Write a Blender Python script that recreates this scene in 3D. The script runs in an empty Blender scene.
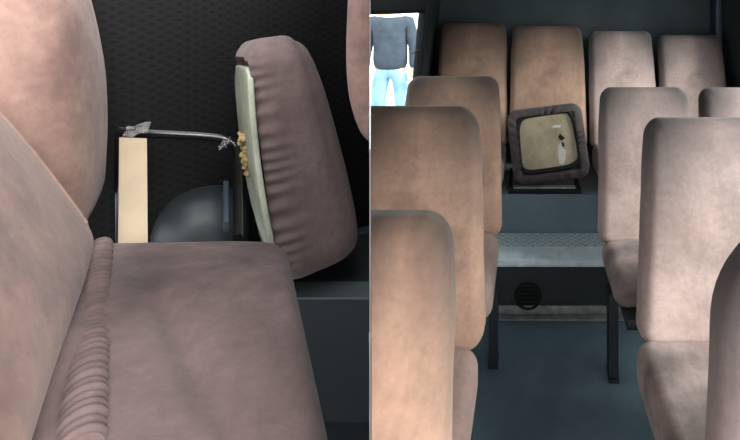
import bpy, bmesh, math, random
from mathutils import Vector, Matrix, noise
random.seed(4)
sc = bpy.context.scene
COL = sc.collection
H = 1.45; F = 450.0; CX = 527.0; CY = 9.0

# ---------------------------------------------------------------- render look
sc.view_settings.view_transform = 'Standard'
sc.view_settings.look = 'None'
sc.view_settings.gamma = 1.0
sc.view_settings.exposure = 0.0

cam = bpy.data.cameras.new('camera')
cam.sensor_width = 36.0
cam.lens = 36.0 * F / 740.0
cam.shift_x = (370.0 - CX) / 740.0
cam.shift_y = -(220.0 - CY) / 740.0
cam.clip_start = 0.02
co = bpy.data.objects.new('camera', cam); COL.objects.link(co)
co.location = (0, 0, H); co.rotation_euler = (math.pi / 2, 0, 0)
sc.camera = co

def PY(px, py, Y):                      # pixel + distance -> world point
    return Vector(((px - CX) / F * Y, Y, H - (py - CY) / F * Y))
def PZ(px, py, z):                      # pixel + height -> world point
    Y = F * (H - z) / (py - CY)
    return Vector(((px - CX) / F * Y, Y, z))

# ---------------------------------------------------------------- materials
def lin(c):
    return tuple(((v / 255) / 12.92 if v / 255 <= .04045 else ((v / 255 + .055) / 1.055) ** 2.4) for v in c) + (1,)
def nodes(name):
    m = bpy.data.materials.new(name); m.use_nodes = True
    nt = m.node_tree; b = nt.nodes['Principled BSDF']
    return m, nt, b
def N(nt, typ, **kw):
    n = nt.nodes.new(typ)
    for k, v in kw.items():
        if k in n.inputs.keys(): n.inputs[k].default_value = v
        else: setattr(n, k, v)
    return n
def ramp(nt, p):
    r = nt.nodes.new('ShaderNodeValToRGB')
    e = r.color_ramp.elements
    while len(e) < len(p): e.new(.5)
    for el, (pos, c) in zip(e, p): el.position = pos; el.color = c
    return r

def fabric(name, base, worn, dirt_and_shade=None, bump=.35, grease_and_shade=False, sheen=.10, wrinkle=True):
    """velour upholstery: mottled pile, blotchy wear, faint creases; grease_and_shade = greasy head area of a backrest plus painted shade on its side edges"""
    m, nt, b = nodes(name)
    L = nt.links.new
    tc = N(nt, 'ShaderNodeTexCoord')
    n1 = N(nt, 'ShaderNodeTexNoise', Scale=3.6, Detail=5.0, Roughness=.62)
    n2 = N(nt, 'ShaderNodeTexNoise', Scale=60.0, Detail=3.0, Roughness=.7)
    n3 = N(nt, 'ShaderNodeTexNoise', Scale=420.0, Detail=2.0, Roughness=.7)
    for n in (n1, n2, n3): L(tc.outputs['Object'], n.inputs['Vector'])
    r1 = ramp(nt, [(.3, lin(base)), (.68, lin(worn))]); L(n1.outputs['Fac'], r1.inputs['Fac'])
    r2 = ramp(nt, [(.3, (.86, .86, .86, 1)), (.7, (1.08, 1.07, 1.06, 1))]); L(n2.outputs['Fac'], r2.inputs['Fac'])
    mx = N(nt, 'ShaderNodeMix', data_type='RGBA', blend_type='MULTIPLY'); mx.inputs['Factor'].default_value = 1
    L(r1.outputs['Color'], mx.inputs['A']); L(r2.outputs['Color'], mx.inputs['B'])
    out = mx.outputs['Result']
    if dirt_and_shade:
        n4 = N(nt, 'ShaderNodeTexNoise', Scale=3.1, Detail=6.0, Roughness=.6)
        mp = N(nt, 'ShaderNodeMapping'); mp.inputs['Location'].default_value = (3.7, 1.9, 5.2)
        L(tc.outputs['Object'], mp.inputs['Vector']); L(mp.outputs['Vector'], n4.inputs['Vector'])
        r4 = ramp(nt, [(.5, (0, 0, 0, 1)), (.63, (.85, .85, .85, 1))]); L(n4.outputs['Fac'], r4.inputs['Fac'])
        fac = r4.outputs['Color']
        if grease_and_shade:
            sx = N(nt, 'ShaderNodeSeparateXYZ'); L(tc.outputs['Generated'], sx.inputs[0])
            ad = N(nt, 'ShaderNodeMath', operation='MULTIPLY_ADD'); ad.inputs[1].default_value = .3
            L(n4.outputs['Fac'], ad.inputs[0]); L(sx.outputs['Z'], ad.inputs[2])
            ab = N(nt, 'ShaderNodeMath', operation='SUBTRACT'); ab.inputs[1].default_value = .5; L(sx.outputs['X'], ab.inputs[0])  # darker towards both sides: shade of the side facets painted into the colour
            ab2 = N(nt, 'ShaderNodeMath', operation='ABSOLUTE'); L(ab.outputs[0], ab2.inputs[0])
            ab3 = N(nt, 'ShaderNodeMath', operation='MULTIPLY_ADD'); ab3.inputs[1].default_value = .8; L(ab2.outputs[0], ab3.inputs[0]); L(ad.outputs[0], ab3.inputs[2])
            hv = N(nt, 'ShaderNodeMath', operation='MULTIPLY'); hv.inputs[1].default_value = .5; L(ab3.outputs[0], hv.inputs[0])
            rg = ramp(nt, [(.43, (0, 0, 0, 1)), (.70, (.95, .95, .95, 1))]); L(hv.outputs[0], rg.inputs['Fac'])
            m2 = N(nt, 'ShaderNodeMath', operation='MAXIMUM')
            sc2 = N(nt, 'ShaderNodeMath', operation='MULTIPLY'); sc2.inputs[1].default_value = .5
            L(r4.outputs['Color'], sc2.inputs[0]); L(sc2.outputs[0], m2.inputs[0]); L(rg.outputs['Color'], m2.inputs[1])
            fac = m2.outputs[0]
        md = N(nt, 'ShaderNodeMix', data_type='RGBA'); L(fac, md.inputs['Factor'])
        L(out, md.inputs['A']); md.inputs['B'].default_value = lin(dirt_and_shade)
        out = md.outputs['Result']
    L(out, b.inputs['Base Color'])
    b.inputs['Roughness'].default_value = .92
    b.inputs['Specular IOR Level'].default_value = .15
    b.inputs['Sheen Weight'].default_value = sheen
    b.inputs['Sheen Roughness'].default_value = .45
    bp = N(nt, 'ShaderNodeBump', Strength=bump, Distance=.004)
    w = N(nt, 'ShaderNodeTexNoise', Scale=7.0, Detail=3.0, Distortion=1.4)
    mp2 = N(nt, 'ShaderNodeMapping'); mp2.inputs['Scale'].default_value = (2.2, 2.2, .7)
    L(tc.outputs['Object'], mp2.inputs['Vector']); L(mp2.outputs['Vector'], w.inputs['Vector'])
    ma = N(nt, 'ShaderNodeMath', operation='MULTIPLY_ADD'); ma.inputs[1].default_value = .12
    L(n3.outputs['Fac'], ma.inputs[0]); L(w.outputs['Fac'], ma.inputs[2])
    L(ma.outputs[0], bp.inputs['Height']); L(bp.outputs['Normal'], b.inputs['Normal'])
    return m

def plain(name, c, rough=.6, metal=0.0, spec=.5, var=.12, scale=8.0, bump=0.0, bscale=60.0):
    m, nt, b = nodes(name); L = nt.links.new
    tc = N(nt, 'ShaderNodeTexCoord')
    n = N(nt, 'ShaderNodeTexNoise', Scale=scale, Detail=5.0, Roughness=.65); L(tc.outputs['Object'], n.inputs['Vector'])
    lo = lin(tuple(v * (1 - var) for v in c)); hi = lin(tuple(min(255, v * (1 + var)) for v in c))
    r = ramp(nt, [(.3, lo), (.7, hi)]); L(n.outputs['Fac'], r.inputs['Fac']); L(r.outputs['Color'], b.inputs['Base Color'])
    b.inputs['Roughness'].default_value = rough; b.inputs['Metallic'].default_value = metal
    b.inputs['Specular IOR Level'].default_value = spec
    if bump:
        n2 = N(nt, 'ShaderNodeTexNoise', Scale=bscale, Detail=3.0); L(tc.outputs['Object'], n2.inputs['Vector'])
        bp = N(nt, 'ShaderNodeBump', Strength=bump, Distance=.003); L(n2.outputs['Fac'], bp.inputs['Height'])
        L(bp.outputs['Normal'], b.inputs['Normal'])
    return m

M = {}
M['tan_back'] = fabric('tan_velour_back', (136, 107, 92), (164, 132, 114), (66, 55, 50), grease_and_shade=True)
M['tan_seat'] = fabric('tan_velour_seat', (132, 110, 104), (148, 124, 116), (100, 84, 80))
M['mauve_back'] = fabric('mauve_velour_back', (150, 128, 122), (178, 155, 149), (68, 62, 62), grease_and_shade=True)
M['mauve_seat'] = fabric('mauve_velour_seat', (146, 126, 122), (164, 144, 140), (104, 92, 88))
M['near_back'] = fabric('near_velour_back', (126, 101, 92), (150, 123, 114), (94, 74, 71), bump=.3)
M['near_seat'] = fabric('near_velour_seat', (84, 69, 67), (108, 92, 90), (58, 47, 48), bump=.7)
M['loose'] = fabric('loose_cover_velour', (98, 83, 81), (116, 100, 97), (82, 69, 69), bump=.6)
M['cover_dark'] = fabric('gathered_dark_cover', (62, 55, 55), (92, 82, 82), (44, 39, 39), bump=.8)
M['black_metal'] = plain('black_painted_tube', (14, 14, 16), .22, 0, .6)
M['dark_metal'] = plain('dark_leg_paint', (26, 30, 34), .5)
M['alu'] = plain('brushed_aluminium', (200, 210, 214), .45, .15, .5, .08, 20)
M['alu_dull'] = plain('dull_aluminium_strip', (120, 124, 122), .5, .15, .5, .2, 20)
M['bench_paint'] = plain('blue_grey_bench_panel', (98, 116, 122), .5, 0, .5, .08, 3)
M['charcoal'] = plain('charcoal_riser', (36, 40, 42), .55, 0, .4, .12, 6, .2)
M['black'] = plain('black_rubber', (14, 14, 15), .7, 0, .3)
M['floor'] = plain('blue_slate_vinyl', (90, 108, 118), .42, 0, .5, .1, 5, .15, 200)
M['ceil'] = plain('grey_headlining', (120, 124, 124), .9, 0, .2)
M['rear'] = plain('dark_blue_grey_lining', (52, 58, 60), .75, 0, .3, .12, 3)
M['wall'] = plain('dark_wall_trim', (34, 38, 40), .6, 0, .4, .12, 4)
M['divider'] = plain('divider_grey', (96, 92, 90), .8, 0, .2)
M['ply'] = plain('pale_plywood', (168, 152, 130), .7, 0, .3, .06, 4)
M['slate'] = plain('dark_slate_box', (21, 26, 29), .55, 0, .4, .12, 4)
M['rail'] = plain('blue_rail', (36, 50, 60), .5, 0, .5, .1, 6)
M['strip_dark'] = plain('dull_grey_strip', (62, 68, 70), .6)
M['arch'] = plain('grey_steel_arch', (34, 39, 42), .5, 0, .5, .15, 5)
M['ground'] = plain('pale_pavement', (205, 212, 216), .9, 0, .2, .04, 2)
M['render'] = plain('white_render', (236, 238, 238), .9, 0, .2, .02, 1)
M['hem'] = plain('cream_tape', (190, 184, 176), .5)
M['foam'] = plain('yellow_foam', (168, 146, 102), .95, 0, .1, .2, 40, .8, 90)
M['jacket'] = plain('charcoal_jacket', (62, 69, 78), .9, 0, .2, .14, 9)
M['jeans'] = plain('blue_jeans', (138, 172, 196), .9, 0, .2, .12, 9)
M['skin'] = plain('skin', (205, 160, 138), .6, 0, .3, .04)
M['hair'] = plain('dark_hair', (40, 32, 28), .7, 0, .3)
M['shoe'] = plain('dark_shoe', (40, 40, 44), .6)

def board_mat():                        # soiled plywood base of the tipped cushion, torn patch showing pale wood
    m, nt, b = nodes('soiled_base_board'); L = nt.links.new
    tc = N(nt, 'ShaderNodeTexCoord')
    n = N(nt, 'ShaderNodeTexNoise', Scale=6.0, Detail=6.0, Roughness=.65); L(tc.outputs['Object'], n.inputs['Vector'])
    r = ramp(nt, [(.3, lin((118, 102, 76))), (.5, lin((152, 136, 106))), (.75, lin((176, 164, 136)))])
    L(n.outputs['Fac'], r.inputs['Fac'])
    L(r.outputs['Color'], b.inputs['Base Color'])
    b.inputs['Roughness'].default_value = .38
    return m
M['board'] = board_mat()
M['paleboard'] = plain('pale_green_lining', (160, 164, 146), .8, 0, .3, .12, 14, .3, 40)

def tread_mat():                        # chequer plate: two sets of crossed raised bars
    m, nt, b = nodes('chequer_plate'); L = nt.links.new
    tc = N(nt, 'ShaderNodeTexCoord')
    outs = []
    for ang in (.7, -.7):
        mp = N(nt, 'ShaderNodeMapping'); mp.inputs['Rotation'].default_value = (0, 0, ang)
        L(tc.outputs['Object'], mp.inputs['Vector'])
        w = N(nt, 'ShaderNodeTexWave', Scale=17.0); w.bands_direction = 'X'; L(mp.outputs['Vector'], w.inputs['Vector'])
        w2 = N(nt, 'ShaderNodeTexWave', Scale=11.0); w2.bands_direction = 'Y'; L(mp.outputs['Vector'], w2.inputs['Vector'])
        mu = N(nt, 'ShaderNodeMath', operation='MULTIPLY'); L(w.outputs['Fac'], mu.inputs[0]); L(w2.outputs['Fac'], mu.inputs[1])
        outs.append(mu.outputs[0])
    mx = N(nt, 'ShaderNodeMath', operation='MAXIMUM'); L(outs[0], mx.inputs[0]); L(outs[1], mx.inputs[1])
    r = ramp(nt, [(.35, lin((156, 168, 172))), (.6, lin((204, 212, 212)))]); L(mx.outputs[0], r.inputs['Fac'])
    L(r.outputs['Color'], b.inputs['Base Color'])
    bp = N(nt, 'ShaderNodeBump', Strength=.7, Distance=.004); L(mx.outputs[0], bp.inputs['Height']); L(bp.outputs['Normal'], b.inputs['Normal'])
    b.inputs['Metallic'].default_value = .15; b.inputs['Roughness'].default_value = .42
    return m
M['tread'] = tread_mat()

def vinyl_mat():                        # dark wall vinyl embossed with a diagonal lattice
    m, nt, b = nodes('dark_embossed_vinyl'); L = nt.links.new
    tc = N(nt, 'ShaderNodeTexCoord')
    outs = []
    for ang in (.6, -.6):
        mp = N(nt, 'ShaderNodeMapping'); mp.inputs['Rotation'].default_value = (0, ang, .5)
        L(tc.outputs['Object'], mp.inputs['Vector'])
        w = N(nt, 'ShaderNodeTexWave', Scale=16.0, Distortion=.6); w.bands_direction = 'Z'; L(mp.outputs['Vector'], w.inputs['Vector'])
        outs.append(w.outputs['Fac'])
    mx = N(nt, 'ShaderNodeMath', operation='MAXIMUM'); L(outs[0], mx.inputs[0]); L(outs[1], mx.inputs[1])
    r = ramp(nt, [(.4, lin((10, 10, 11))), (1, lin((19, 18, 19)))]); L(mx.outputs[0], r.inputs['Fac'])
    L(r.outputs['Color'], b.inputs['Base Color'])
    bp = N(nt, 'ShaderNodeBump', Strength=.12, Distance=.002); L(mx.outputs[0], bp.inputs['Height']); L(bp.outputs['Normal'], b.inputs['Normal'])
    b.inputs['Roughness'].default_value = .75; b.inputs['Specular IOR Level'].default_value = .12
    return m
M['vinyl'] = vinyl_mat()

def glass_mat():
    m, nt, b = nodes('window_glass'); L = nt.links.new
    t = N(nt, 'ShaderNodeBsdfTransparent'); t.inputs['Color'].default_value = (.9, .95, .95, 1)
    g = N(nt, 'ShaderNodeBsdfGlossy'); g.inputs['Roughness'].default_value = .05
    f = N(nt, 'ShaderNodeValue'); f.outputs[0].default_value = .05
    mx = N(nt, 'ShaderNodeMixShader'); L(f.outputs[0], mx.inputs[0]); L(t.outputs[0], mx.inputs[1]); L(g.outputs[0], mx.inputs[2])
    L(mx.outputs[0], nt.nodes['Material Output'].inputs['Surface'])
    return m
M['glass'] = glass_mat()
def tape_mat():
    m, nt, b = nodes('clear_tape'); L = nt.links.new
    t = N(nt, 'ShaderNodeBsdfTransparent'); g = N(nt, 'ShaderNodeBsdfDiffuse'); g.inputs['Color'].default_value = lin((170, 166, 164))
    mx = N(nt, 'ShaderNodeMixShader'); mx.inputs[0].default_value = .32; L(t.outputs[0], mx.inputs[1]); L(g.outputs[0], mx.inputs[2])
    L(mx.outputs[0], nt.nodes['Material Output'].inputs['Surface'])
    return m
M['tape'] = tape_mat()

# ---------------------------------------------------------------- object helpers
def thing(name, loc, label, cat, group=None):
    o = bpy.data.objects.new(name, None); COL.objects.link(o); o.location = loc
    o.empty_display_size = .05
    o['label'] = label; o['category'] = cat
    if group: o['group'] = group
    return o
def wpos(o):
    v = Vector((0, 0, 0))
    while o is not None: v += o.location; o = o.parent
    return v
# the divider between the two bays runs edge-on from the camera; things that meet it stop at it
DIV = (370.0 - CX) / F                   # X = DIV * Y
DN = Vector((1, -DIV, 0)).normalized()   # points into the aisle side
def mobj(name, verts, faces, mat, parent=None, smooth=True, clip=None, label=None):
    """mesh from world-space verts; clip = +1 keeps the aisle side of the divider, -1 the other side"""
    bm = bmesh.new()
    vs = [bm.verts.new(v) for v in verts]
    for f in faces:
        try: bm.faces.new([vs[i] for i in f])
        except ValueError: pass
    if clip:
        res = bmesh.ops.bisect_plane(bm, geom=bm.verts[:] + bm.edges[:] + bm.faces[:], plane_co=DN * clip * .0022,
                                     plane_no=DN * -clip, clear_outer=True)
        eds = [e for e in bm.edges if e.is_boundary]
        if eds: bmesh.ops.holes_fill(bm, edges=eds, sides=0)
    bmesh.ops.recalc_face_normals(bm, faces=bm.faces[:])
    if parent is not None: org = wpos(parent)
    else:
        xs = [v.co for v in bm.verts]
        org = Vector((sum(v.x for v in xs) / len(xs), sum(v.y for v in xs) / len(xs), min(v.z for v in xs)))
    for v in bm.verts: v.co -= org
    me = bpy.data.meshes.new(name); bm.to_mesh(me); bm.free()
    if smooth:
        for p in me.polygons: p.use_smooth = True
        me.set_sharp_from_angle(angle=math.radians(50))
    me.materials.append(mat)
    o = bpy.data.objects.new(name, me); COL.objects.link(o)
    if parent is not None: o.parent = parent
    else: o.location = org
    if label: o['label'] = label
    return o
def struct(o): o['kind'] = 'structure'; return o
def tag(o, label, cat, group=None):
    o['label'] = label; o['category'] = cat
    if group: o['group'] = group
    return o

def box_geo(c, ex, ey, ez):              # centre + half vectors
    c = Vector(c); v = []
    for sx in (-1, 1):
        for sy in (-1, 1):
            for sz in (-1, 1): v.append(c + sx * Vector(ex) + sy * Vector(ey) + sz * Vector(ez))
    f = [(0, 1, 3, 2), (4, 6, 7, 5), (0, 4, 5, 1), (2, 3, 7, 6), (0, 2, 6, 4), (1, 5, 7, 3)]
    return v, f
def bevel_geo(v, f, w, seg=2):
    bm = bmesh.new(); vs = [bm.verts.new(p) for p in v]
    for q in f: bm.faces.new([vs[i] for i in q])
    bmesh.ops.recalc_face_normals(bm, faces=bm.faces[:])
    bmesh.ops.bevel(bm, geom=bm.edges[:], offset=w, segments=seg, affect='EDGES', profile=.5)
    bm.verts.index_update()
    r = [p.co.copy() for p in bm.verts], [[p.index for p in q.verts] for q in bm.faces]
    bm.free(); return r
def abox(x0, x1, y0, y1, z0, z1, w=0.0):
    g = box_geo(((x0 + x1) / 2, (y0 + y1) / 2, (z0 + z1) / 2), ((x1 - x0) / 2, 0, 0), (0, (y1 - y0) / 2, 0), (0, 0, (z1 - z0) / 2))
    return bevel_geo(*g, w) if w else g
def prism(poly, z0, z1):
    n = len(poly)
    v = [Vector((x, y, z0)) for x, y in poly] + [Vector((x, y, z1)) for x, y in poly]
    f = [list(range(n))[::-1], list(range(n, 2 * n))] + [(i, (i + 1) % n, n + (i + 1) % n, n + i) for i in range(n)]
    return v, f
def merge(*gs):
    V = []; Fc = []
    for v, f in gs:
        o = len(V); V += list(v); Fc += [[i + o for i in q] for q in f]
    return V, Fc
def tube(pts, r, n=10, cap=True):
    pts = [Vector(p) for p in pts]; V = []; Fc = []
    rs = r if isinstance(r, (list, tuple)) else [r] * len(pts)
    prev = None
    for i, p in enumerate(pts):
        d = (pts[min(i + 1, len(pts) - 1)] - pts[max(i - 1, 0)]).normalized()
        if prev is None:
            a = d.orthogonal().normalized()
        else:
            a = (prev - d * prev.dot(d)).normalized()
        prev = a; b = d.cross(a)
        for k in range(n):
            t = 2 * math.pi * k / n
            V.append(p + (a * math.cos(t) + b * math.sin(t)) * rs[i])
    for i in range(len(pts) - 1):
        for k in range(n):
            Fc.append((i * n + k, i * n + (k + 1) % n, (i + 1) * n + (k + 1) % n, (i + 1) * n + k))
    if cap:
        Fc.append(list(range(n))[::-1]); Fc.append(list(range((len(pts) - 1) * n, len(pts) * n)))
    return V, Fc
def smooth_path(pts, n=8):               # Catmull-Rom
    pts = [Vector(p) for p in pts]; out = []
    P = [pts[0] * 2 - pts[1]] + pts + [pts[-1] * 2 - pts[-2]]
    for i in range(1, len(P) - 2):
        for k in range(n):
            t = k / n
            out.append(.5 * ((2 * P[i]) + (P[i + 1] - P[i - 1]) * t + (2 * P[i - 1] - 5 * P[i] + 4 * P[i + 1] - P[i + 2]) * t * t + (3 * P[i] - P[i - 1] - 3 * P[i + 1] + P[i + 2]) * t ** 3))
    out.append(pts[-1]); return out

def axis_coords(half, R, r, n, m=4):
    a = [-half + r * k / m for k in range(m)]
    if R > r + 1e-6: a += [-half + r + (R - r) * k / m for k in range(m)]
    k0 = R if R > r else r
    b = [-half + k0 + (2 * half - 2 * k0) * k / n for k in range(n + 1)]
    return a + b + [-x for x in reversed(a)]
def pad(w, h, t, R, r, deform=None, nx=14, nz=18, ny=3):
    """upholstered slab: x width, y thickness, z height; R corner radius of the outline, r edge roll"""
    r = min(r, t / 2 - .001); R = max(R, r)
    X = axis_coords(w / 2, R, r, nx); Yc = axis_coords(t / 2, 0, r, ny); Z = axis_coords(h / 2, R, r, nz)
    idx = {}; V = []; Fc = []
    def vid(i, j, k):
        if (i, j, k) in idx: return idx[(i, j, k)]
        x, y, z = X[i], Yc[j], Z[k]
        qx = max(-w / 2 + R, min(w / 2 - R, x)); qz = max(-h / 2 + R, min(h / 2 - R, z))
        dx, dz = x - qx, z - qz
        L0 = max(abs(dx), abs(dz)); l = math.hypot(dx, dz)
        il = max(0, min(R - r, L0)); iy = max(-t / 2 + r, min(t / 2 - r, y))
        a, b = L0 - il, y - iy
        mm = max(abs(a), abs(b)); hh = math.hypot(a, b)
        if hh > 1e-9: a *= mm / hh; b *= mm / hh
        L1 = il + a
        if l > 1e-9: dx *= L1 / l; dz *= L1 / l
        p = Vector((qx + dx, iy + b, qz + dz))
        if deform: p = deform(p, x / (w / 2), y / (t / 2), z / (h / 2))
        idx[(i, j, k)] = len(V); V.append(p); return idx[(i, j, k)]
    a, b, c = len(X) - 1, len(Yc) - 1, len(Z) - 1
    for i in range(a):
        for k in range(c):
            for j in (0, b): Fc.append((vid(i, j, k), vid(i + 1, j, k), vid(i + 1, j, k + 1), vid(i, j, k + 1)))
    for j in range(b):
        for k in range(c):
            for i in (0, a): Fc.append((vid(i, j, k), vid(i, j + 1, k), vid(i, j + 1, k + 1), vid(i, j, k + 1)))
    for i in range(a):
        for j in range(b):
            for k in (0, c): Fc.append((vid(i, j, k), vid(i + 1, j, k), vid(i + 1, j + 1, k), vid(i, j + 1, k)))
    return V, Fc
def place(g, o, ex, ey, ez):
    ex, ey, ez = Vector(ex), Vector(ey), Vector(ez); o = Vector(o)
    return [o + ex * p.x + ey * p.y + ez * p.z for p in g[0]], g[1]

# ================================================================ AISLE SIDE: the rear of the bus
XL, XR, YR = -.62, 1.30, 3.10
def wallx(z): return -.60 - .09 * (1.45 - z)      # the side wall leans in towards the roof
FRONT = -.5
# floor, step, bench base, rear lining, ceiling
poly_floor = [(.0 + .02, FRONT), (XR, FRONT), (XR, YR), (XL - .12, YR), (XL - .12, (XL - .12) / DIV), (.02 + DIV * .02, .02)]
struct(mobj('floor', *prism(poly_floor, -.06, 0), M['floor'], smooth=False))
struct(mobj('ceiling', *prism(poly_floor, 1.92, 1.97), M['ceil'], smooth=False))
struct(mobj('wall_rear', *abox(XL - .12, XR + .05, YR, YR + .05, -.06, 1.97), M['rear'], smooth=False))
YS, YB, ZS, ZB = 2.14, 2.39, .26, .462
struct(mobj('trim_platform', *abox(XL - .05, XR - .002, YS + .002, YR - .002, .001, ZS - .006), M['charcoal'], smooth=False))
struct(mobj('trim_tread', *abox(XL - .04, XR - .004, YS + .11, YB, ZS - .006, ZS), M['tread'], smooth=False))
nose = merge(abox(XL - .04, XR - .004, YS - .012, YS + .11, ZS - .006, ZS + .003, .0015), abox(XL - .04, XR - .004, YS - .012, YS + .002, ZS - .03, ZS - .004, .0015))
struct(mobj('trim_nosing', *nose, M['alu']))
struct(mobj('trim_riser_foot', *merge(abox(XL - .04, XR - .004, YS - .008, YS + .002, .004, .042, .0015), abox(XL - .04, XR - .004, YS - .05, YS, .0005, .006, .0015)), M['alu_dull']))
struct(mobj('trim_bench_base', *abox(XL - .04, XR - .004, YB, YR - .01, ZS, ZB), M['bench_paint'], smooth=False))
# round vent in the riser
vc = PY(528, 296, YS - .003)
vt = thing('round_vent', vc, 'round black vent in the dark riser below the step', 'vent')
ring = []
for k in range(29):
    a = 2 * math.pi * k / 28; ring.append(vc + Vector((math.cos(a) * .058, -.004, math.sin(a) * .058)))
mobj('rim', *tube(ring, .007, 8, cap=False), M['black'], vt)
vv = [vc + Vector((0, .001, 0))] + [vc + Vector((math.cos(2 * math.pi * k / 28) * .058, .001, math.sin(2 * math.pi * k / 28) * .058)) for k in range(28)]
mobj('mesh_plate', vv, [(0, 1 + k, 1 + (k + 1) % 28) for k in range(28)], M['black'], vt)
for i in range(5):
    z = -.036 + i * .018; hw = math.sqrt(.056 ** 2 - z * z)
    mobj('bar', *abox(vc.x - hw, vc.x + hw, vc.y - .005, vc.y, vc.z + z - .003, vc.z + z + .003), M['black'], vt)

# side walls with their windows
def wquad(x_of, y0, y1, z0, z1, t=.03, sgn=-1):
    v = []
    for z in (z0, z1):
        for y in (y0, y1):
            for dx in (0, sgn * t): v.append(Vector((x_of(z) + dx, y, z)))
    f = [(0, 2, 3, 1), (4, 5, 7, 6), (0, 1, 5, 4), (2, 6, 7, 3), (0, 4, 6, 2), (1, 3, 7, 5)]
    return v, f
Y0 = 1.72; YW = 2.62
struct(mobj('wall_left', *merge(wquad(wallx, Y0, YR, -.06, .80), wquad(wallx, Y0, YR, 1.437, 1.97), wquad(wallx, YW, YR, .80, 1.437)), M['wall'], smooth=False))
wf = merge(wquad(lambda z: wallx(z) + .012, YW - .015, YW + .006, .80, 1.437, .02), wquad(lambda z: wallx(z) + .012, Y0 + .02, YW, 1.428, 1.445, .02), wquad(lambda z: wallx(z) + .012, Y0 + .02, YW, .79, .81, .02),
           wquad(lambda z: wallx(z) + .006, YW - .20, YW - .01, 1.209, 1.214, .01))
win = struct(mobj('window_1', *wf, M['black'], smooth=False))
mobj('glass', *wquad(lambda z: wallx(z) - .012, Y0, YW, .80, 1.437, .003), M['glass'], win, smooth=False)
# pillar trim between window and the back row
struct(mobj('trim_pillar', *wquad(lambda z: wallx(z) + .02, YW + .02, YW + .20, .462, 1.90, .02), M['wall'], smooth=False))
rx = lambda z: XR - .0 * z
struct(mobj('wall_right', *merge(wquad(rx, FRONT, YR, -.06, .70, .03, 1), wquad(rx, FRONT, YR, 1.70, 1.97, .03, 1), wquad(rx, 2.50, YR, .70, 1.70, .03, 1), wquad(rx, 1.45, 1.55, .70, 1.70, .03, 1), wquad(rx, .3, .4, .70, 1.70, .03, 1)), M['wall'], smooth=False))
for i, (a, b) in enumerate(((1.55, 2.50), (.4, 1.45), (FRONT, .3))):
    w2 = struct(mobj('window_%d' % (i + 2), *merge(abox(XR - .012, XR + .002, a, a + .018, .70, 1.70), abox(XR - .012, XR + .002, b - .018, b, .70, 1.70), abox(XR - .012, XR + .002, a, b, .70, .718), abox(XR - .012, XR + .002, a, b, 1.682, 1.70)), M['rail'], smooth=False))
    mobj('glass', *abox(XR + .010, XR + .013, a, b, .70, 1.70), M['glass'], w2, smooth=False)
struct(mobj('trim_rear_pillar', *abox(XR - .045, XR - .002, 2.985, 3.09, ZB, 1.90, .008), M['rail']))

# divider between the two bays
def dline(y, off): return Vector((DIV * y, y, 0)) + DN * off
dv = []
for y, o in ((.26, .0002), (1.70, .0016)):
    for s in (-1, 1):
        for z in (-.06, 1.97):
            p = dline(y, s * o); p.z = z; dv.append(p)
struct(mobj('wall_divider', dv, [(0, 1, 3, 2), (4, 6, 7, 5), (0, 4, 5, 1), (2, 3, 7, 6), (0, 2, 6, 4), (1, 5, 7, 3)], M['divider'], smooth=False))

# ---------------------------------------------------------------- aisle seats
def back_deform(w, h, t, taper, bulge, head, seed):
    def d(p, u, v, s):                   # u across, v -1 front..1 rear, s -1 bottom..1 top
        k = 1 + taper * (-s) - .03 * max(0, s - .55) / .45
        p = p.copy(); p.x *= k
        f = (1 - min(1, abs(u)) ** 3) * (1 - min(1, abs(s)) ** 4)
        if v < 0: p.y -= bulge * f * (.75 + .35 * math.sin(2.2 * s + .6))
        p.y += .018 * max(0, s) ** 2 - head * max(0, s - .3) ** 2
        p.y += .004 * noise.noise(Vector((p.x * 6 + seed, p.y * 6, p.z * 5)))
        p.x += .004 * noise.noise(Vector((seed, p.z * 7, p.x * 3)))
        return p
    return d
def seat_deform(w, h, t, bulge, seed):
    def d(p, u, v, s):                   # here z = depth of seat, y = vertical (v>0 up)
        p = p.copy()
        f = (1 - min(1, abs(u)) ** 3) * (1 - min(1, abs(s)) ** 4)
        if v > 0: p.y += bulge * f
        p.y += .004 * noise.noise(Vector((p.x * 7 + seed, p.z * 7, 0)))
        return p
    return d
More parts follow.
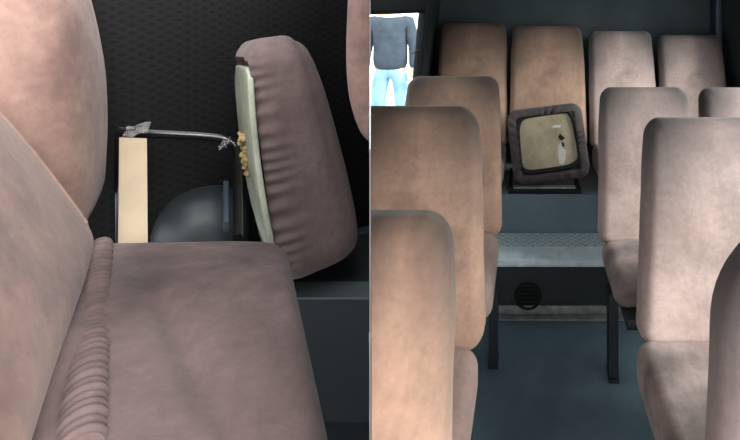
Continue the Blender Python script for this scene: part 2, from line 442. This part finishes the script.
def bus_seat(label, xl_top, w, y_top, z_top, y_bot, z_seat=.47, zf=0.0, cdepth=.42, cth=.13, mats=('mauve_back', 'mauve_seat'),
             yaw=0.0, clip=None, taper=.045, group=None, cushion=True, legs=True, cx_shift=0.0, seed=0, t=.10, R=.055, cover=None, cw=None, drop=.0):
    cx = xl_top + w / 2
    root = thing('bus_seat', Vector((cx, y_bot, zf)), label, 'seat', group)
    # backrest
    hv = z_top - (z_seat - .03)
    up = Vector((0, y_top - y_bot, hv)); h = up.length; up.normalize()
    ex = Vector((math.cos(yaw), math.sin(yaw), 0)); ey = up.cross(ex) * -1
    ey = ex.cross(up) * -1
    if ey.y < 0: ey = -ey
    g = pad(w / (1 - taper * .8), h, t, R, .036, back_deform(w, h, t, taper, .02, .0, seed))
    o = Vector((cx + cx_shift, y_bot, z_seat - .03)) + up * (h / 2) + ey * (t / 2)
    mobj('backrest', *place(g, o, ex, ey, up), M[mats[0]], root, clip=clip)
    fw = Vector((-ex.y, ex.x, 0)) * -1   # towards the front of the seat
    cw = cw or w * 1.02
    if cushion:
        g = pad(cw, cdepth, cth, .05, .04, seat_deform(cw, cdepth, cth, .015, seed + 3), nx=12, nz=12)
        o = Vector((cx + cx_shift, y_bot, z_seat - cth / 2)) + fw * (cdepth / 2 - .03)
        fz = (fw * math.cos(drop) - Vector((0, 0, 1)) * math.sin(drop)).normalized()
        mobj('seat_cushion', *place(g, o, ex, Vector((0, 0, 1)), fz), M[mats[1]], root, clip=clip)
    if zf > .1:
        mobj('bracket', *bevel_geo(*box_geo((cx, y_bot + .08, (zf + z_seat) / 2), (w * .35, 0, 0), (0, .02, 0), (0, 0, (z_seat - zf) / 2)), .004), M['black'], root)
    if legs:
        zt = z_seat - cth
        base = Vector((cx + cx_shift, y_bot, 0)) + fw * .17
        mobj('base_frame', *bevel_geo(*box_geo(base + Vector((0, 0, zt - .018)), ex * (w * .46), fw * .17, Vector((0, 0, .018))), .004), M['dark_metal'], root, clip=clip)
        for sx in (-1, 1):
            p = base + ex * sx * (w * .48) - fw * .05
            lg = merge(box_geo(p + Vector((0, 0, (zt - .03 + zf) / 2)), ex * .018, fw * .03, Vector((0, 0, (zt - .03 - zf) / 2))),
                       box_geo(p + Vector((0, 0, zf + .008)), ex * .02, fw * .04, Vector((0, 0, .008))))
            mobj('leg', *lg, M['dark_metal'], root, clip=clip)
    return root
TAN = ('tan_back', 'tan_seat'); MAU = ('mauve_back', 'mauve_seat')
gL = 'single seats along the window wall'
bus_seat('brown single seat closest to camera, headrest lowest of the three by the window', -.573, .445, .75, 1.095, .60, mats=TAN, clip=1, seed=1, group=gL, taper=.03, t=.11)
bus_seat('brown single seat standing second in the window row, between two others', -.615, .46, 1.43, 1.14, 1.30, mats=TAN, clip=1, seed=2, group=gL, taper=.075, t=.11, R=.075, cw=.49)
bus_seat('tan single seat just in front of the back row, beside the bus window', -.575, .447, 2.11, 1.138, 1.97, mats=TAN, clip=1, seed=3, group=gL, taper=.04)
gR = 'aisle seats of the double rows'
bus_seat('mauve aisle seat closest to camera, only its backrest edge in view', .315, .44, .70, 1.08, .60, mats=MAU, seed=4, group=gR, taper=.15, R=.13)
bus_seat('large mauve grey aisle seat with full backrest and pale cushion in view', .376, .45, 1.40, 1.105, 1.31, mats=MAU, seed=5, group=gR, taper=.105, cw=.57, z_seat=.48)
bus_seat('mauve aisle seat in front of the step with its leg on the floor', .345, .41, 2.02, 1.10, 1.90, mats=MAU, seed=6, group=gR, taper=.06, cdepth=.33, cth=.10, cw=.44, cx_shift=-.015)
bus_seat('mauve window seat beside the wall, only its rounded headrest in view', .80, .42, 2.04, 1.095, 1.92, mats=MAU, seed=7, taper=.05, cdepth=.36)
gB = 'seats of the raised back row'
for (pl, pr, yt, yy, mats, lab, cu, sd) in (
        (438, 508, 22, 2.92, TAN, 'orange brown back row seat next to the dark window pillar', True, 8),
        (510, 585, 25, 2.90, TAN, 'back row seat without its cushion, behind the tipped up cushion', False, 9),
        (588, 655, 30, 2.88, MAU, 'mauve back row seat directly beside the one missing its cushion', True, 10),
        (658, 725, 34, 2.86, MAU, 'greyish back row seat in the corner farthest from the window', True, 11)):
    a = (pl - CX) / F * yy; b = (pr - CX) / F * yy
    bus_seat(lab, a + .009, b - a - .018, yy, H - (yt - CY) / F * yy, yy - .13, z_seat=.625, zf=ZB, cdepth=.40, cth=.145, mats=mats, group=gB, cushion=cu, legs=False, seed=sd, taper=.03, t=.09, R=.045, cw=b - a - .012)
# open seat pan under the missing cushion
x0 = (508 - CX) / F * 2.42; x1 = (581 - CX) / F * 2.42
pan = thing('seat_pan', Vector(((x0 + x1) / 2, 2.55, ZB)), 'open black seat pan left bare under the tipped cushion', 'seat pan')
mobj('pan_frame', *merge(abox(x0, x1, 2.402, 2.425, ZB, ZB + .02, .003), abox(x0, x0 + .02, 2.425, 2.74, ZB, ZB + .02), abox(x1 - .02, x1, 2.425, 2.74, ZB, ZB + .02), abox(x0, x1, 2.72, 2.74, ZB, ZB + .02)), M['black'], pan)
mobj('cross_bar', *abox(x0 + .03, x1 - .03, 2.428, 2.47, ZB + .006, ZB + .022, .003), M['alu_dull'], pan, label='grey cross bar')

# tipped-up cushion on the back row, underside towards the aisle
def loose_up():
    c = PY(548, 143.5, 2.50)
    ang = math.radians(-7)
    lean = .22
    ex = Vector((math.cos(ang), 0, -math.sin(ang))); 
    up = Vector((math.sin(ang), 0, math.cos(ang)))
    up = Vector((up.x, lean, up.z)).normalized()
    ey = up.cross(ex) * -1
    if ey.y < 0: ey = -ey
    w = .425; h = .405; t = .13
    root = thing('seat_cushion', c - up * (h / 2), 'loose cushion tipped up on the back row, showing its soiled board', 'cushion')
    def ruche(p, u, v, s):
        p = p.copy()
        if v < .2:
            rr = max(abs(u), abs(s))
            if rr > .6:
                a = math.atan2(s, u)
                p.y += (.0028 + .002 * math.sin(5 * a + 1)) * math.sin(a * 31 + 3 * math.sin(3 * a)) * min(1, (rr - .6) * 5)
        if v < 0:
            rr = max(abs(u), abs(s))
            if rr < .78: p.y += .035 * min(1, (.78 - rr) / .06)
        if v > 0: p.y += .02 * (1 - u * u) * (1 - s * s)
        return p
    g = pad(w, h, t, .06, .035, ruche, nx=44, nz=44)
    mobj('gathered_cover', *place(g, c + ey * (t / 2 - .02), ex, ey, up), M['cover_dark'], root)
    # base board with a torn patch
    bw = w * .37; bh = h * .35
    outline = []
    for k in range(40):
        a = 2 * math.pi * k / 40
        x = bw * math.copysign(abs(math.cos(a)) ** .35, math.cos(a)); z = bh * math.copysign(abs(math.sin(a)) ** .35, math.sin(a))
        outline.append((x * (1 - .04 * math.sin(a * 3)), z * (1 - .05 * math.cos(2 * a + 1)) + .012))
    o = c + ey * .002
    v = [o + ex * x + up * z for x, z in outline] + [o + ex * x + up * z + ey * .012 for x, z in outline]
    n = 40; f = [list(range(n)), list(range(n, 2 * n))[::-1]] + [(i, (i + 1) % n, n + (i + 1) % n, n + i) for i in range(n)]
    bd = mobj('base_board', v, f, M['board'], root, smooth=False, label='soiled yellow brown base board')
    def patch(name, pts, mat, dd):
        vv = [o - ey * dd + ex * x + up * z for x, z in pts] + [o + ex * x + up * z for x, z in pts]
        n = len(pts)
        mobj(name, vv, [list(range(n)), list(range(n, 2 * n))[::-1]] + [(i, (i + 1) % n, n + (i + 1) % n, n + i) for i in range(n)], mat, bd, smooth=False)
    patch('torn_spot', [(.055, -.02), (.07, -.005), (.075, -.03), (.095, -.05), (.085, -.095), (.07, -.12), (.05, -.115), (.045, -.07)], M['hem'], .002)
    patch('torn_spot', [(.03, .085), (.05, .095), (.085, .09), (.08, .078), (.05, .08)], M['hem'], .002)
    patch('hole', [(.06, .03), (.075, .045), (.085, .03), (.098, .02), (.08, .006), (.066, .012)], M['black'], .0025)
    patch('hole', [(.075, -.005), (.085, .0), (.09, -.022), (.08, -.03)], M['black'], .003)
    # black piping around the board
    loop = [o - ey * .006 + ex * x * 1.05 + up * (z * 1.05) for x, z in outline]; loop.append(loop[0])
    mobj('piping', *tube(loop, .014, 8, cap=False), M['black'], root)
loose_up()

# ================================================================ OTHER BAY: looking along one bench
ZF = .50                                  # raised deck
D = Vector((-.554, .832, 0)).normalized() # along the bench, away from camera
Bk = Vector((-.83, -.55, 0)).normalized() # from seat front to seat back
deck = [(DIV * .27 - .003, .27), (DIV * 1.69 - .003, 1.69), (-.78, 1.69), (-2.0, .9), (-2.0, -.3), (-.4, -.3)]
struct(mobj('floor_deck', *prism(deck, -.06, ZF), M['slate'], smooth=False))
Wp = Vector((-.60, 1.625, 0)); Wd = Vector((.83, .554, 0)).normalized(); Wn = Vector((-.554, .832, 0)).normalized()
def wallslab(s0, s1, z0, z1, n0, n1):
    v = []
    for s in (s0, s1):
        for n in (n0, n1):
            for z in (z0, z1): v.append(Wp + Wd * s + Wn * n + Vector((0, 0, z)))
    return v, [(0, 1, 3, 2), (4, 6, 7, 5), (0, 4, 5, 1), (2, 3, 7, 6), (0, 2, 6, 4), (1, 5, 7, 3)]
struct(mobj('wall_side', *wallslab(-1.35, .06, ZF, 1.97, 0, .03), M['vinyl'], smooth=False, clip=-1))
# rail along the wall
rail = tag(mobj('wall_rail', *bevel_geo(*wallslab(-.9, .03, .60, .665, -.05, -.002), .006), M['rail'], clip=-1), 'dull blue rail running along the foot of the dark embossed wall', 'rail')

gN = 'bench seats seen from above'
# near seat: reclined backrest, cushion, gathered band
Fb = Vector((-.728, .79, 1.03)); dA = Vector((.618, -.786, 0)).normalized(); bA = Vector((-.757, -.653, 0))
def back_near(name_root, base, width, height, theta, t, bulge, seed, mat, r=.055, R=.07, side=0, seam=False):
    up = (bA * math.sin(theta) + Vector((0, 0, math.cos(theta)))).normalized()
    nrm = (-bA * math.cos(theta) + Vector((0, 0, math.sin(theta)))).normalized()
    ey = -nrm
    def dfm(p, u, v, s):
        p = p.copy()
        f = (1 - min(1, abs(u)) ** 2.6) * (1 - min(1, abs(s)) ** 2.6)
        if v < 0: p.y -= bulge * f
        p.y += .006 * noise.noise(Vector((p.x * 5 + seed, p.z * 5, seed)))
        p.y += .05 * max(0, s) ** 2
        if u < 0: p.x -= side * -u * math.cos((s + .55) * 1.6)
        return p
    g = pad(width, height, t, R, r, dfm, nx=18, nz=22)
    o = base + dA * (width / 2) + up * (height / 2) + ey * (t / 2)
    bk = mobj('backrest', *place(g, o, dA, ey, up), mat, name_root)
    if seam:                              # piped seam that follows the far edge of the face
        pts = []
        for k in range(41):
            sk = -.8 + 1.6 * k / 40; uk = -.74
            p = dfm(Vector((uk * width / 2, -t / 2, sk * height / 2)), uk, -1, sk)
            pts.append(o + dA * p.x + ey * (p.y + .001) + up * p.z)
        mobj('piping', *tube(pts, .0035, 8), mat, bk)
    return bk
seatA = thing('bench_seat', Vector((-.6, .55, ZF)), 'brown mauve bench seat in the foreground with reclined back and cushion in place', 'seat', gN)
back_near(seatA, Fb, .56, .74, math.radians(28), .13, .03, 1, M['near_back'], r=.06, R=.09, side=.045, seam=True)
# cushion: front edge follows the seat front, rear rises slightly
fc = Vector((-.470, .888, 1.0)); fn = Vector((-.198, .47, 1.0))
df = (fn - fc).normalized(); e = Vector((-.95, -.31, .149)).normalized()
def cush():
    L_ = .56; Wd_ = .44; t = .12
    def dfm(p, u, v, s):
        p = p.copy()
        if v > 0:
            f = (1 - min(1, abs(u)) ** 4) * (1 - min(1, abs(s)) ** 4)
            p.y += .012 * f
            p.y += .007 * f * noise.noise(Vector((p.x * 9, p.z * 9, 3.3)))
            # long creases running from the back towards the front edge
            p.y -= .013 * f * math.exp(-((p.z + .05 + .35 * p.x) / .016) ** 2) * math.exp(-((p.x - .05) / .16) ** 2)
            p.y -= .009 * f * math.exp(-((p.z + .0 - .25 * p.x) / .014) ** 2) * math.exp(-((p.x - .1) / .14) ** 2)
        return p
    g = pad(L_, Wd_, t, .05, .03, dfm, nx=40, nz=34)
    up = e.cross(df); 
    if up.z < 0: up = -up
    up.normalize()
    o = fc + df * (L_ / 2) + e * (Wd_ / 2) - up * (t / 2)
    mobj('seat_cushion', *place(g, o, df, up, e), M['near_seat'], seatA)
    # gathered band where cushion meets backrest
    
    def on_plane(px, py):
        d = Vector(((px - CX) / F, 1, -(py - CY) / F)); c = Vector((0, 0, H))
        return c + d * ((fc + up * .003 - c).dot(up) / d.dot(up))
    a = on_plane(101, 246); b = on_plane(80, 455)
    ns = 420; pts = []; rs = []
    for i in range(ns + 1):
        q = i / ns
        p = a.lerp(b, q); p.z += .004 * math.sin(q * 9)
        pts.append(p); rs.append(.014 + .004 * q + .0011 * math.sin(q * 230 + 1.6 * math.sin(q * 21)) + .0008 * math.sin(q * 97))
    mobj('gathered_band', *tube(pts, rs, 20), M['near_seat'], seatA, label='ruched elastic edge of the cushion cover')
cush()
for s in (.08, .45):
    for q in (.06, .36):
        p = fc + df * s + e * q
        mobj('leg', *tube([(p.x, p.y, ZF), (p.x, p.y, .90)], .013), M['black_metal'], seatA)
fr = [fc + df * .05 + e * .04, fc + df * .5 + e * .04, fc + df * .5 + e * .38, fc + df * .05 + e * .38]
fr = [Vector((p.x, p.y, p.z - .135)) for p in fr]; fr.append(fr[0])
mobj('base_frame', *tube(fr, .012), M['black_metal'], seatA)

# far seat: upright back, bare tube frame
seatB = thing('bench_seat', Vector((-.95, 1.0, ZF)), 'bench seat with its cushion missing, bare black tube frame beside upright mauve back', 'seat', gN)
back_near(seatB, Fb + Vector((-.368, .430, -.07)) + bA * .034, .47, .87, math.radians(6), .15, .05, 2, M['near_back'], r=.07, R=.09)
pA = PY(120, 131, 1.15); pB = PY(150, 133, 1.17); pC = PY(222, 138, 1.24); pD = PY(237, 151, 1.235); pE = PY(238, 238, .92)
pth = smooth_path([pA, pB, pC, pD, PY(237.5, 175, 1.12), pE], 8)
mobj('tube_frame', *tube(pth, [.0135 - .0045 * k / (len(pth) - 1) for k in range(len(pth))], 12), M['black_metal'], seatB, label='bare black steel seat frame')
for p in (pA,):
    mobj('leg', *tube([(p.x, p.y, ZF), (p.x, p.y, p.z)], .011), M['black_metal'], seatB)
h0 = PY(226, 185, 1.08); h1 = PY(226, 227, .95)
hd = (h1 - h0)
mobj('hinge_plate', *bevel_geo(*box_geo((h0 + h1) / 2, hd / 2, Vector((.007, 0, 0)), Vector((0, 0, .012))), .003), M['rail'], seatB, label='blue steel hinge plate')
# strip of plywood across the open frame
s0 = [PY(119, 137, 1.128), PY(147, 138, 1.128), PY(148, 246, .90), PY(118, 246, .90)]
dn = Vector((0, 0, -.010))
sv = s0 + [p + dn for p in s0]
tag(mobj('plywood_strip', *bevel_geo(sv, [(0, 1, 2, 3), (7, 6, 5, 4), (0, 4, 5, 1), (1, 5, 6, 2), (2, 6, 7, 3), (3, 7, 4, 0)], .0015), M['ply']), 'pale plywood strip lying across the open black seat frame', 'strip')
# scraps of clear tape on the frame
def scrap(c, w, h, seed, label):
    rnd = random.Random(seed); n = 7; V = []; Fc = []
    for i in range(n):
        for j in range(n):
            u = i / (n - 1) - .5; v = j / (n - 1) - .5
            V.append(c + Vector((u * w + rnd.uniform(-.004, .004), rnd.uniform(-.006, .006) + .02 * v, v * h + rnd.uniform(-.004, .004) + .25 * h * math.sin(4 * u))))
    for i in range(n - 1):
        for j in range(n - 1): Fc.append((i * n + j, (i + 1) * n + j, (i + 1) * n + j + 1, i * n + j + 1))
    tag(mobj('tape_scrap', V, Fc, M['tape']), label, 'tape')
scrap(PY(137, 130, 1.135), .065, .022, 3, 'crumpled clear tape at the far end of the plywood strip')
scrap(PY(224, 144, 1.215), .022, .018, 5, 'scrap of clear tape on the bend of the black frame')

# rounded steel arch on the deck inside the open frame
ar = place(pad(.22, .44, .20, .10, .08, None, 14, 14, 4), PY(203, 194, 1.24) + Vector((0, 0, -.21)), Wd, Wn, Vector((0, 0, 1)))
tag(mobj('wheel_arch', *ar, M['arch']), 'rounded grey steel wheel arch seen through the open seat frame', 'wheel arch')

# box in front of the bench that carries the loose cushion
bx0 = -.60
bp = [(bx0, 1.035), (DIV * 1.035 - .003, 1.035), (DIV * 1.32 - .003, 1.32), (bx0 - .08, 1.32)]
bt = thing('plinth_box', Vector((-.47, 1.1, ZF)), 'dark slate box on the deck, under the loose standing cushion', 'box')
mobj('box_body', *prism(bp, ZF, .785), M['slate'], bt, smooth=False)
mobj('edge_strip', *prism([(bx0, 1.03), (DIV * 1.03 - .003, 1.03), (DIV * 1.09 - .003, 1.09), (bx0, 1.09)], .785, .790), M['strip_dark'], bt, smooth=False, label='grey edge strip')

# loose cushion standing on edge
def loose_stand():
    bot = PY(316, 280, 1.03); top = PY(284, 42, 1.03)
    up = (top - bot); h = up.length * 1.03; up.normalize()
    tx = Vector((.80, .60, 0)); tx = (tx - up * tx.dot(up)).normalized()   # thickness: underside -> top face
    wd = up.cross(tx); 
    if wd.y < 0: wd = -wd                                                   # width runs into depth
    w = .40; t = .155
    root = thing('seat_cushion', bot, 'loose brown seat cushion standing on edge, pale board showing', 'cushion')
    def dfm(p, u, v, s):                  # x -> wd, y -> tx, z -> up
        p = p.copy()
        f = (1 - min(1, abs(u)) ** 3) * (1 - min(1, abs(s)) ** 3)
        if v > 0: p.y += .03 * f
        p.y += (.032 * -s + .0) * (v + 1) / 2
        if s > .5: p.x *= 1 - .25 * (s - .5)
        if u < -.8 and v < .55:           # gathers on the rolled edge
            k = ((.55 - v) / 1.55) ** 3.5
            p.x += .006 * k * math.sin(p.z * 210 + 2.2 * math.sin(p.z * 31)) * (1 - abs(s) ** 8)
        if v < -.5 and max(abs(u), abs(s)) < .86: p.y += .02
        return p
    g = pad(w, h, t, .075, .05, dfm, nx=24, nz=110, ny=8)
    o = bot + up * (h / 2) + wd * (w / 2 - .02)
    mobj('cushion_cover', *place(g, o, wd, tx, up), M['loose'], root)
    def bow(p, u, v, q):
        p = p.copy(); p.y -= .010 * (1 - q * q); return p
    g = pad(w * .92, h * .78, .012, .06, .004, bow, nx=10, nz=24, ny=1)
    mobj('base_board', *place(g, o - tx * (t / 2 - .006), wd, tx, up), M['paleboard'], root, label='pale greenish base board')
    # foam crumbs bursting from the seam
    rnd = random.Random(2)
    V = []; Fc = []
    for i in range(26):
        z = rnd.uniform(-.14, .06) * h + .02; c = o - tx * (t / 2 + .010 + rnd.uniform(.0, .008)) + wd * (w / 2 - rnd.uniform(.14, .22)) + up * z
        bm = bmesh.new(); bmesh.ops.create_icosphere(bm, subdivisions=2, radius=rnd.uniform(.004, .008))
        bm.verts.index_update(); n0 = len(V)
        for v in bm.verts: V.append(c + v.co * (1 + .5 * noise.noise(v.co * 120 + Vector((i, 0, 0)))))
        for q in bm.faces: Fc.append([n0 + v.index for v in q.verts])
        bm.free()
    mobj('foam_stuffing', V, Fc, M['foam'], root, label='torn yellow foam at the seam')
loose_stand()

# seat back that just enters beside the divider
sC = thing('bench_seat', Vector((-.40, 1.10, ZF)), 'mauve backrest edge entering beside the divider, next to standing cushion', 'seat', gN)
up = Vector((.04, .0, 1)).normalized()
def curl(p, u, v, s):
    p = p.copy()
    if s < 0: p.x += .10 * (-s) ** 4
    return p
g = pad(.40, .80, .14, .08, .05, curl, nx=14, nz=26)
mobj('backrest', *place(g, PY(341, 40, 1.06) + Vector((.20, .07, .10)), Vector((1, 0, 0)), Vector((0, 1, 0)), up), M['near_back'], sC, clip=-1)

# ================================================================ OUTSIDE
struct(mobj('ground', *abox(-14, 14, -8, 16, -.16, -.10), M['ground'], smooth=False))
struct(mobj('wall_outside', *abox(-9, 3, 9.0, 9.3, -.10, 5.0), M['render'], smooth=False))

def skin_body(name, pts, edges, rad, root_i, mat, parent, sub=2):
    org = wpos(parent)
    me = bpy.data.meshes.new(name); me.from_pydata([Vector(p) - org for p in pts], edges, [])
    o = bpy.data.objects.new(name, me); COL.objects.link(o); o.parent = parent
    md = o.modifiers.new('skin', 'SKIN'); md.use_smooth_shade = True
    for i, v in enumerate(me.skin_vertices[0].data):
        v.radius = rad[i] if isinstance(rad[i], tuple) else (rad[i], rad[i]); v.use_root = (i == root_i)
    s = o.modifiers.new('sub', 'SUBSURF'); s.levels = sub; s.render_levels = sub
    me.materials.append(mat)
    return o
def person():
    bx, by, g = -1.44, 4.75, -.10
    W = lambda x, y, z: Vector((bx + x, by + y, g + z))
    root = thing('person', Vector((bx, by, g)), 'person outside the window in dark jacket and blue jeans, arms hanging', 'person')
    # continuous body
    P = [W(0, 0, .95), W(0, 0, 1.12), W(0, 0, 1.30), W(0, 0, 1.45), W(0, .0, 1.53), W(0, -.01, 1.60), W(0, -.015, 1.68), W(0, -.01, 1.74),
         W(-.10, 0, .90), W(-.13, -.01, .50), W(-.15, .02, .08), W(-.16, -.12, .04),
         W(.10, 0, .90), W(.13, -.01, .50), W(.16, .02, .08), W(.17, -.12, .04),
         W(-.19, 0, 1.42), W(-.25, .0, 1.14), W(-.25, -.06, .90), W(-.245, -.08, .83),
         W(.19, 0, 1.42), W(.25, .0, 1.14), W(.25, -.06, .90), W(.245, -.08, .83)]
    E = [(0, 1), (1, 2), (2, 3), (3, 4), (4, 5), (5, 6), (6, 7), (0, 8), (8, 9), (9, 10), (10, 11), (0, 12), (12, 13), (13, 14), (14, 15),
         (3, 16), (16, 17), (17, 18), (18, 19), (3, 20), (20, 21), (21, 22), (22, 23)]
    Rr = [(.14, .10), (.13, .095), (.15, .10), (.13, .085), .055, .07, .09, .065, .082, .055, .042, .035, .082, .055, .042, .035,
          .06, .046, .032, .03, .06, .046, .032, .03]
    skin_body('body', P, E, Rr, 0, M['skin'], root)
    jp = [W(0, 0, .96), W(-.10, 0, .90), W(-.13, -.01, .50), W(-.15, .02, .09), W(.10, 0, .90), W(.13, -.01, .50), W(.16, .02, .09), W(0, 0, 1.03)]
    skin_body('jeans', jp, [(0, 1), (1, 2), (2, 3), (0, 4), (4, 5), (5, 6), (0, 7)], [(.165, .12), .10, .075, .068, .10, .075, .068, (.15, .11)], 0, M['jeans'], root)
    kp = [W(0, 0, .86), W(0, 0, 1.08), W(0, 0, 1.30), W(0, 0, 1.44), W(0, 0, 1.50), W(-.19, 0, 1.41), W(-.26, 0, 1.14), W(-.26, -.06, .92), W(.19, 0, 1.41), W(.26, 0, 1.14), W(.26, -.06, .92)]
    skin_body('jacket', kp, [(0, 1), (1, 2), (2, 3), (3, 4), (3, 5), (5, 6), (6, 7), (3, 8), (8, 9), (9, 10)], [(.21, .14), (.195, .135), (.19, .13), (.18, .13), .115, .078, .068, .056, .078, .068, .056], 0, M['jacket'], root)
    for sx in (-1, 1):
        hx = .245 * sx
        for i, dx in enumerate((-.027, -.009, .009, .027)):
            ln = (.075, .085, .08, .062)[i]
            mobj('finger', *tube([W(hx + .006 * sx, -.08 + dx, .81), W(hx, -.085 + dx, .81 - ln * .5), W(hx - .012 * sx, -.088 + dx, .81 - ln)], [.010, .009, .006], 8), M['skin'], root)
        mobj('thumb', *tube([W(hx - .01 * sx, -.11, .83), W(hx - .025 * sx, -.13, .80), W(hx - .025 * sx, -.135, .765)], [.012, .010, .007], 8), M['skin'], root)
        mobj('shoe', *place(pad(.10, .28, .09, .045, .03, None, 8, 14), W(.16 * sx, -.06, .045), (1, 0, 0), (0, 0, 1), (0, 1, 0)), M['shoe'], root)
        mobj('eye', *tube([W(.034 * sx, -.098, 1.665), W(.034 * sx, -.112, 1.665)], [.014, .006], 8), M['black'], root)
        mobj('ear', *tube([W(.088 * sx, 0, 1.69), W(.098 * sx, .004, 1.66), W(.088 * sx, 0, 1.63)], [.008, .014, .006], 8), M['skin'], root)
    mobj('nose', *tube([W(0, -.10, 1.665), W(0, -.122, 1.63), W(0, -.10, 1.622)], [.008, .015, .008], 8), M['skin'], root)
    mobj('mouth', *tube([W(-.026, -.092, 1.592), W(0, -.10, 1.59), W(.026, -.092, 1.592)], [.004, .007, .004], 8), M['hem'], root)
    bm = bmesh.new(); bmesh.ops.create_uvsphere(bm, u_segments=24, v_segments=16, radius=1)
    bm.verts.index_update()
    vv = []
    for v in bm.verts:
        q = v.co.copy(); z = q.z
        if q.y < -.25 and z < .35: q *= .80
        vv.append(W(q.x * .098, .005 + q.y * .112, 1.69 + q.z * .105 if z > -.5 else 1.69 - .06))
    ff = [[v.index for v in f.verts] for f in bm.faces]; bm.free()
    mobj('hair', vv, ff, M['hair'], root)
person()

# ================================================================ LIGHT
wd = bpy.data.worlds.new('sky'); sc.world = wd; wd.use_nodes = True
bg = wd.node_tree.nodes['Background']; bg.inputs['Color'].default_value = (.93, .97, 1.0, 1); bg.inputs['Strength'].default_value = 3.6
sun = bpy.data.lights.new('sun', 'SUN'); sun.energy = 13.5; sun.angle = .7; sun.color = (1, .97, .93)
so = bpy.data.objects.new('sun', sun); COL.objects.link(so)
so.rotation_euler = Vector((-.75, .6, -.5)).to_track_quat('-Z', 'Y').to_euler()
